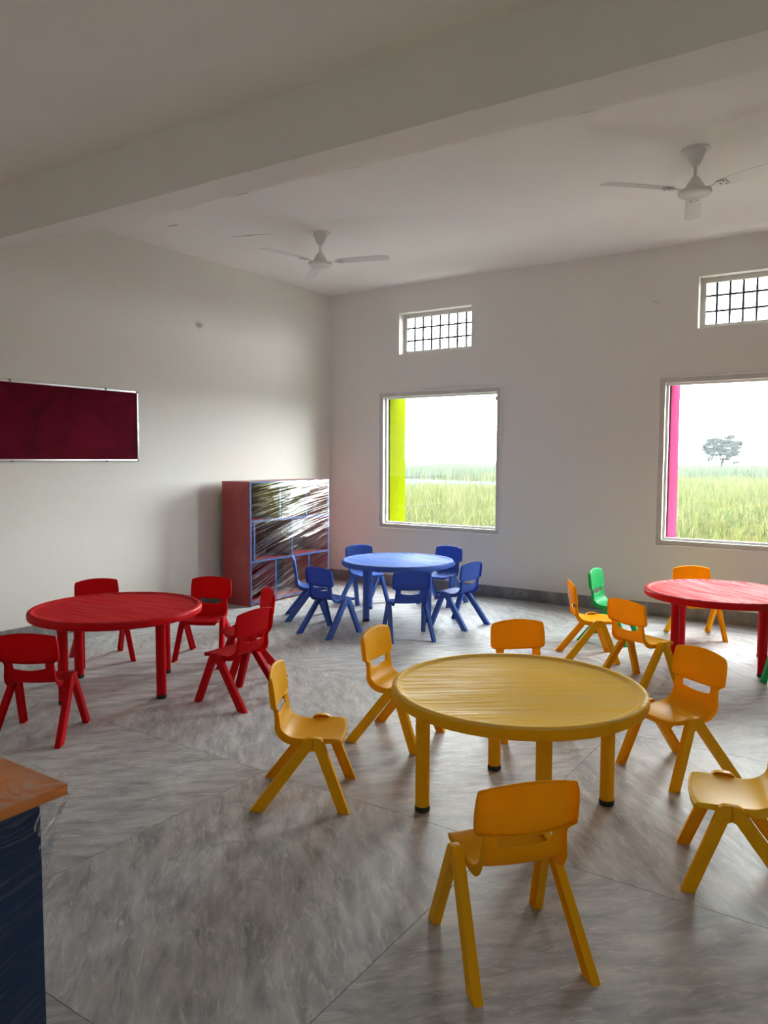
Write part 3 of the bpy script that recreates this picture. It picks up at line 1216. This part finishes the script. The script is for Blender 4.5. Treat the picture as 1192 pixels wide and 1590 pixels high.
def tape():
    """clear parcel tape folded round the side of the backrest"""
    bm = bmesh.new()
    pr = None
    for k in range(9):
        z = 0.40 + 0.135 * k / 8
        y = -0.123 - 0.012 * k / 8
        w = 0.001 * math.sin(k * 2.1)
        cur = [bm.verts.new((x, y - 0.006 + w + yy, z + zz)) for x, yy, zz in ((-0.06, -0.002, 0.004), (0.0, -0.005, -0.003), (0.05, -0.004, 0.002), (0.05, -0.0055, 0.002), (0.0, -0.0065, -0.003), (-0.06, -0.0035, 0.004))]
        if pr:
            for q in range(6):
                bm.faces.new((pr[q], pr[(q + 1) % 6], cur[(q + 1) % 6], cur[q]))
        pr = cur
    o = add_obj('tape', finish(bm, 'tape', 'tape_clear', True), p1)
    o['label'] = 'strip of clear tape on the backrest'


tape()


# ------------------------------------------------------------------ wrapped shelf unit
def shelf_unit():
    X0, X1, Y0, Y1, ZT = -5.735, -5.345, 5.545, 6.825, 1.268
    root = tag(empty('shelf_unit', ((X0 + X1) / 2, (Y0 + Y1) / 2, 0)), 'red shelf unit with blue edges wrapped in shiny stretch film', 'shelf')
    ox, oy = (X0 + X1) / 2, (Y0 + Y1) / 2
    P = lambda n, b, m, bev=0.0: part(n, (b[0] - ox, b[1] - ox, b[2] - oy, b[3] - oy, b[4], b[5]), m, root, bev)
    t = 0.019
    P('side_panel', (X0, X1 - 0.003, Y0, Y0 + t, 0.001, ZT), 'cabinet_red')
    P('side_panel', (X0, X1 - 0.003, Y1 - t, Y1, 0.001, ZT), 'cabinet_red')
    P('top_panel', (X0, X1 - 0.003, Y0 + t, Y1 - t, ZT - t, ZT), 'cabinet_red')
    zs = [0.03, 0.445, 0.855, ZT - t]
    rows = ('cubby_teal', 'cubby_brown', 'cubby_olive')
    for z in zs[:3]:
        P('shelf', (X0 + 0.008, X1 - 0.003, Y0 + t, Y1 - t, z, z + t), 'cabinet_red')
        P('shelf_edging', (X1 - 0.003, X1, Y0 + t, Y1 - t, z, z + t), 'shelf_blue')
    P('plinth', (X0 + 0.008, X1 - 0.03, Y0 + t, Y1 - t, 0.001, 0.03), 'cabinet_red')
    for k in range(3):
        P('back_panel', (X0, X0 + 0.008, Y0 + t, Y1 - t, zs[k] + (t if k else 0), zs[k + 1]), rows[k])
    P('side_edging', (X1 - 0.003, X1, Y0, Y0 + t, 0.001, ZT), 'shelf_blue')
    P('side_edging', (X1 - 0.003, X1, Y1 - t, Y1, 0.001, ZT), 'shelf_blue')
    P('top_edging', (X1 - 0.003, X1, Y0 + t, Y1 - t, ZT - t, ZT), 'shelf_blue')
    div = [(0, 5.93), (0, 6.47), (1, 5.61), (1, 6.19), (2, 6.00), (2, 6.43)]
    for k, y in div:
        P('divider', (X0 + 0.008, X1 - 0.006, y - t / 2, y + t / 2, zs[k] + t, zs[k + 1]), ('cabinet_red', 'cubby_brown', 'cubby_olive')[k])
        P('divider_edging', (X1 - 0.006, X1 - 0.002, y - t / 2, y + t / 2, zs[k] + t, zs[k + 1]), 'shelf_blue')
    # stretch film: a creased skin round front, sides and top
    rng = np.random.default_rng(8)
    bm = bmesh.new()
    ny, nz = 72, 70
    ridg = [(rng.uniform(0, ZT * 1.3), rng.uniform(0.10, 0.42), rng.uniform(0.006, 0.018), rng.uniform(0.001, 0.004)) for _ in range(34)]
    G = []
    for i in range(ny + 1):
        row = []
        u = i / ny
        for j in range(nz + 1):
            w = j / nz
            y, z = Y0 + (Y1 - Y0) * u, 0.02 + (ZT - 0.02) * w
            d = 0.0
            for z0, sl, wd, am in ridg:
                zz = z0 - 0.25 + sl * (y - Y0) * 0.9
                d += am * math.exp(-((z - zz) / wd) ** 2)
            edge = min(1, min(u, 1 - u) * 18) * min(1, min(w, 1 - w) * 18)
            row.append(bm.verts.new((X1 + 0.003 + d * edge - ox, y - oy, z)))
        G.append(row)
    for i in range(ny):
        for j in range(nz):
            bm.faces.new((G[i][j], G[i + 1][j], G[i + 1][j + 1], G[i][j + 1]))
    o = add_obj('stretch_film', finish(bm, 'stretch_film', 'film_front', True), root)
    o['label'] = 'clear film creased into bright streaks'
    bm = bmesh.new()
    for b in (((X0, Y0 - 0.002), (X1 + 0.003, Y0 - 0.002)), ((X1 + 0.003, Y1 + 0.002), (X0, Y1 + 0.002))):
        v = [bm.verts.new((x - ox, y - oy, z)) for (x, y), z in ((b[0], 0.01), (b[1], 0.01), (b[1], ZT + 0.002), (b[0], ZT + 0.002))]
        bm.faces.new(v)
    v = [bm.verts.new((x - ox, y - oy, ZT + 0.002)) for x, y in ((X0, Y0 - .002), (X1 + .003, Y0 - .002), (X1 + .003, Y1 + .002), (X0, Y1 + .002))]
    bm.faces.new(v)
    add_obj('stretch_film', finish(bm, 'stretch_film', 'film_side'), root)


shelf_unit()


# ------------------------------------------------------------------ wrapped desk
def desk():
    X0, X1, Y0, Y1, Z = -2.75, -1.552, 0.40, 1.006, 0.75
    root = tag(empty('desk', (-2.15, 0.70, 0)), 'navy desk with orange wood top, wrapped in clear plastic', 'desk')
    ox, oy = -2.15, 0.70
    P = lambda n, b, m, bev=0.0: part(n, (b[0] - ox, b[1] - ox, b[2] - oy, b[3] - oy, b[4], b[5]), m, root, bev)
    P('desktop', (X0, X1, Y0, Y1, Z - 0.025, Z), 'desk_orange', 0.0012)
    P('side_panel', (X1 - 0.045, X1 - 0.027, Y0 + 0.05, 0.953, 0.001, Z - 0.025), 'desk_navy')
    P('side_panel', (X0 + 0.027, X0 + 0.045, Y0 + 0.05, 0.953, 0.001, Z - 0.025), 'desk_navy')
    P('modesty_panel', (X0 + 0.045, X1 - 0.045, 0.925, 0.943, 0.18, Z - 0.025), 'desk_navy')
    # plastic over the top, a bead where it is gathered at the rim
    rnd = np.random.default_rng(5)
    bm = bmesh.new()
    nx, ny = 60, 40
    ph = rnd.uniform(0, 6.28, 6)
    G = []
    for i in range(nx + 1):
        row = []
        for j in range(ny + 1):
            u, v = i / nx, j / ny
            x, y = X0 + (X1 - X0 + 0.004) * u, Y0 + (Y1 - Y0 + 0.004) * v
            d = 0.003 + 0.0022 * math.sin(26 * x + 9 * y + ph[0] + 2 * math.sin(7 * y)) * math.sin(11 * y - 7 * x + ph[1]) + 0.0015 * math.sin(60 * x - 22 * y + ph[2] + 2.5 * math.sin(12 * x))
            row.append(bm.verts.new((x - ox, y - oy, Z + max(d, 0.0006))))
        G.append(row)
    for i in range(nx):
        for j in range(ny):
            bm.faces.new((G[i][j], G[i + 1][j], G[i + 1][j + 1], G[i][j + 1]))
    add_obj('plastic_cover', finish(bm, 'plastic_cover', 'film_desk', True), root)

    # crumpled tail of the cover hanging at the corner
    bm = bmesh.new()
    G = []
    for i in range(25):
        row = []
        u = i / 24
        for j in range(31):
            v = j / 30
            x = X1 - 0.012 + 0.012 * math.sin(9 * u + 5 * v) * (0.3 + v) - 0.02 * v
            y = 0.935 + 0.085 * u * (1 - 0.35 * v) + 0.008 * math.sin(14 * v + 6 * u)
            z = Z - 0.024 - 0.155 * v * (0.85 + 0.25 * math.sin(3.4 * u + 0.6))
            row.append(bm.verts.new((x - ox, y - oy, z)))
        G.append(row)
    for i in range(24):
        for j in range(30):
            bm.faces.new((G[i][j], G[i + 1][j], G[i + 1][j + 1], G[i][j + 1]))
    add_obj('cover_tail', finish(bm, 'cover_tail', 'film_flap', True), root)
    # sheet over the side panel
    bm = bmesh.new()
    G = []
    for i in range(41):
        row = []
        for j in range(51):
            u, v = i / 40, j / 50
            y = Y0 + 0.05 + (0.954 - Y0 - 0.05) * u
            z = 0.01 + (Z - 0.04) * v
            row.append(bm.verts.new((X1 - 0.0245 + 0.0018 * math.sin(55 * z - 16 * y + 1.5 * math.sin(9 * z)) - ox, y - oy, z)))
        G.append(row)
    for i in range(40):
        for j in range(50):
            bm.faces.new((G[i][j], G[i + 1][j], G[i + 1][j + 1], G[i][j + 1]))
    add_obj('plastic_cover', finish(bm, 'plastic_cover', 'film_panel', True), root)

    def loop(pts, r, nm):
        cu = bpy.data.curves.new(nm, 'CURVE')
        cu.dimensions = '3D'
        cu.bevel_depth = r
        cu.bevel_resolution = 2
        sp = cu.splines.new('POLY')
        sp.points.add(len(pts) - 1)
        for q, p in zip(sp.points, pts):
            q.co = (p[0] - ox, p[1] - oy, p[2], 1)
        tmp = bpy.data.objects.new(nm, cu)
        COL.objects.link(tmp)
        me = bpy.data.meshes.new_from_object(tmp.evaluated_get(bpy.context.evaluated_depsgraph_get()))
        bpy.data.objects.remove(tmp)
        me.materials.clear()
        me.materials.append(M['film_bead'])
        add_obj(nm, me, root)
    rn = random.Random(3)
    loop([(X0 + (X1 - X0) * i / 40, Y1 + 0.002 + rn.uniform(-.0008, .0008), Z + 0.003 + rn.uniform(-.001, .001)) for i in range(41)], 0.0016, 'cover_hem')
    cx_, cy_ = X1 + 0.006, Y1 + 0.006
    loop([(cx_ - 0.002 + 0.0045 * math.sin(a) + 0.002 * math.cos(2 * a), cy_ - 0.003 + 0.004 * math.sin(a), Z - 0.009 + 0.0125 * math.cos(a)) for a in [i * 2 * math.pi / 20 for i in range(21)]], 0.0016, 'cover_knot')


k = NT('film_bead')
p_ = k.bsdf((0.85, 0.85, 0.85), 0.15, 0.5)
t_ = k.n('ShaderNodeBsdfTransparent')
m_ = k.n('ShaderNodeMixShader')
m_.inputs[0].default_value = 0.35
k.l(p_.outputs[0], m_.inputs[1])
k.l(t_.outputs[0], m_.inputs[2])
M['film_bead'] = k.done(m_)
desk()


# ------------------------------------------------------------------ notice board on the left wall
def board():
    Y0, Y1, Z0, Z1 = 2.76, 4.578, 1.472, 2.112
    root = tag(empty('notice_board', (XL, (Y0 + Y1) / 2, Z0)), 'maroon velvet notice board with a thin aluminium frame on the wall', 'notice board')
    oy = (Y0 + Y1) / 2
    P = lambda n, b, m, bev=0.0: part(n, (b[0], b[1], b[2] - oy, b[3] - oy, b[4] - Z0, b[5] - Z0), m, root, bev)
    P('velvet_panel', (0.003, 0.014, Y0 + 0.01, Y1 - 0.01, Z0 + 0.01, Z1 - 0.01), 'maroon_velvet')
    w = 0.017
    P('frame_rail', (0.001, 0.021, Y0 + w, Y1 - w, Z0, Z0 + w), 'aluminium', 0.003)
    P('frame_rail', (0.001, 0.021, Y0 + w, Y1 - w, Z1 - w, Z1), 'aluminium', 0.003)
    P('frame_rail', (0.001, 0.021, Y0, Y0 + w, Z0 + w, Z1 - w), 'aluminium', 0.003)
    P('frame_rail', (0.001, 0.021, Y1 - w, Y1, Z0 + w, Z1 - w), 'aluminium', 0.003)
    for y in (Y0, Y1 - w - 0.004):
        for z in (Z0 - 0.001, Z1 - w - 0.003):
            P('corner_cap', (0.0005, 0.024, y, y + w + 0.004, z, z + w + 0.004), 'grey_cap', 0.005)
    for y in (3.36, 4.235):
        P('clip', (0.0005, 0.026, y - 0.006, y + 0.006, Z1 - w - 0.002, Z1 + 0.007), 'grey_cap', 0.002)
        P('clip', (0.0005, 0.026, y - 0.009, y + 0.009, Z0 - 0.005, Z0 + 0.006), 'grey_cap', 0.002)


board()


# ------------------------------------------------------------------ ceiling fans
def fan(c, rot, label):
    root = tag(empty('ceiling_fan', (c[0], c[1], ZC), rot), label, 'fan', 'ceiling fans')
    add_obj('ceiling_plate', lathe_mesh('ceiling_plate', [(0, 0), (0.088, -0.0005), (0.09, -0.003), (0.086, -0.007), (0, -0.007)], 'fan_white'), root)
    add_obj('canopy', lathe_mesh('canopy', [(0, -0.006), (0.062, -0.006), (0.064, -0.012), (0.052, -0.045), (0.034, -0.085), (0.024, -0.102), (0.012, -0.106), (0, -0.106)], 'fan_white'), root)
    add_obj('down_rod', lathe_mesh('down_rod', [(0, -0.10), (0.0105, -0.10), (0.0105, -0.19), (0, -0.19)], 'fan_white', 20), root)
    motor = add_obj('motor_housing', lathe_mesh('motor_housing', [(0, -0.165), (0.014, -0.166), (0.026, -0.176), (0.044, -0.205), (0.060, -0.236), (0.062, -0.244), (0.058, -0.248), (0.058, -0.256),
                    (0.096, -0.257), (0.104, -0.263), (0.106, -0.272), (0.102, -0.282), (0.088, -0.290), (0.060, -0.297), (0.03, -0.300), (0, -0.301)], 'fan_white', 48, R(30)), root)
    add_obj('trim_band', lathe_mesh('trim_band', [(0.0585, -0.2475), (0.0605, -0.2475), (0.0605, -0.2555), (0.0585, -0.2555), (0.0585, -0.2475)], 'fan_band'), motor)
    prof = [(0.155, 0.045), (0.20, 0.052), (0.35, 0.056), (0.52, 0.058), (0.60, 0.056), (0.625, 0.044), (0.634, 0.02), (0.634, -0.02), (0.625, -0.044), (0.60, -0.052), (0.52, -0.053), (0.35, -0.050), (0.20, -0.046), (0.155, -0.040)]
    bm = bmesh.new()
    pitch = R(9)
    tv, bv = [], []
    for (r, w) in prof:
        cz = -0.250 - w * math.tan(pitch) - 0.006 * (1 - (w / 0.058) ** 2)
        tv.append(bm.verts.new((r, w, cz + 0.001)))
        bv.append(bm.verts.new((r, w, cz - 0.001)))
    n = len(prof)
    h = n // 2
    for arr in (tv, bv):
        for i in range(h - 1):
            bm.faces.new((arr[i], arr[i + 1], arr[n - 2 - i], arr[n - 1 - i]))
    for i in range(n):
        j = (i + 1) % n
        bm.faces.new((tv[i], tv[j], bv[j], bv[i]))
    blade = finish(bm, 'blade', 'fan_white', True, R(30))
    br = bmesh.new()
    for i, (r, w, z) in enumerate(((0.088, 0.016, -0.262), (0.125, 0.013, -0.258), (0.160, 0.028, -0.2585), (0.215, 0.030, -0.2585))):
        cur = [br.verts.new((r, s * w, z - s * w * math.tan(pitch) * (i > 1) + q)) for s, q in ((-1, -0.002), (1, -0.002), (1, 0.002), (-1, 0.002))]
        if i:
            for kk in range(4):
                br.faces.new((prev[kk], prev[(kk + 1) % 4], cur[(kk + 1) % 4], cur[kk]))
        else:
            br.faces.new(cur)
        prev = cur
    br.faces.new(prev)
    bracket = finish(br, 'bracket', 'fan_white')
    screw = lathe_mesh('screw', [(0, -0.264), (0.005, -0.2635), (0.005, -0.258), (0, -0.258)], 'screw_dark', 10)
    for i in range(3):
        b = add_obj('blade', blade, root)
        b.rotation_euler = (0, 0, i * 2 * math.pi / 3)
        add_obj('bracket', bracket, b)
        for x, y in ((0.172, 0.0), (0.20, 0.018), (0.20, -0.018)):
            add_obj('screw', screw, b, (x, y, -y * math.tan(pitch)))


fan((-4.30, 5.372), R(18), 'white three-blade ceiling fan close to the room corner')
fan((-1.144, 5.277), R(-17), 'white three-blade ceiling fan above the dusty red table')


# ------------------------------------------------------------------ small wall fittings
def fitting(loc, rot, label, holes):
    root = tag(empty('wall_fitting', loc), label, 'wall fitting')
    root.rotation_euler = rot
    add_obj('base_plate', lathe_mesh('base_plate', [(0, 0.0005), (0.036, 0.0005), (0.038, 0.003), (0.035, 0.008), (0, 0.009)], 'white_pvc', 32), root)
    if not holes:
        add_obj('socket_body', lathe_mesh('socket_body', [(0, 0.006), (0.026, 0.006), (0.025, 0.022), (0.020, 0.030), (0.008, 0.033), (0, 0.033)], 'white_pvc', 32), root)
        add_obj('wire_hole', lathe_mesh('wire_hole', [(0, 0.031), (0.006, 0.031), (0.006, 0.0345), (0, 0.0345)], 'screw_dark', 12), root, (0.004, 0.006, 0))
    else:
        for x, y in ((-0.014, 0.008), (0.002, 0.0), (0.018, -0.010)):
            add_obj('screw_hole', lathe_mesh('screw_hole', [(0, 0.006), (0.0045, 0.006), (0.0045, 0.0098), (0, 0.0098)], 'screw_dark', 10), root, (x, y, 0))


fitting((XL, 5.367, 2.831), (0, R(90), 0), 'small round white lamp socket high on the wall above the shelf', False)
fitting((-1.936, YB, 2.987), (R(90), 0, 0), 'small round white junction cover with screw holes beside a barred vent', True)
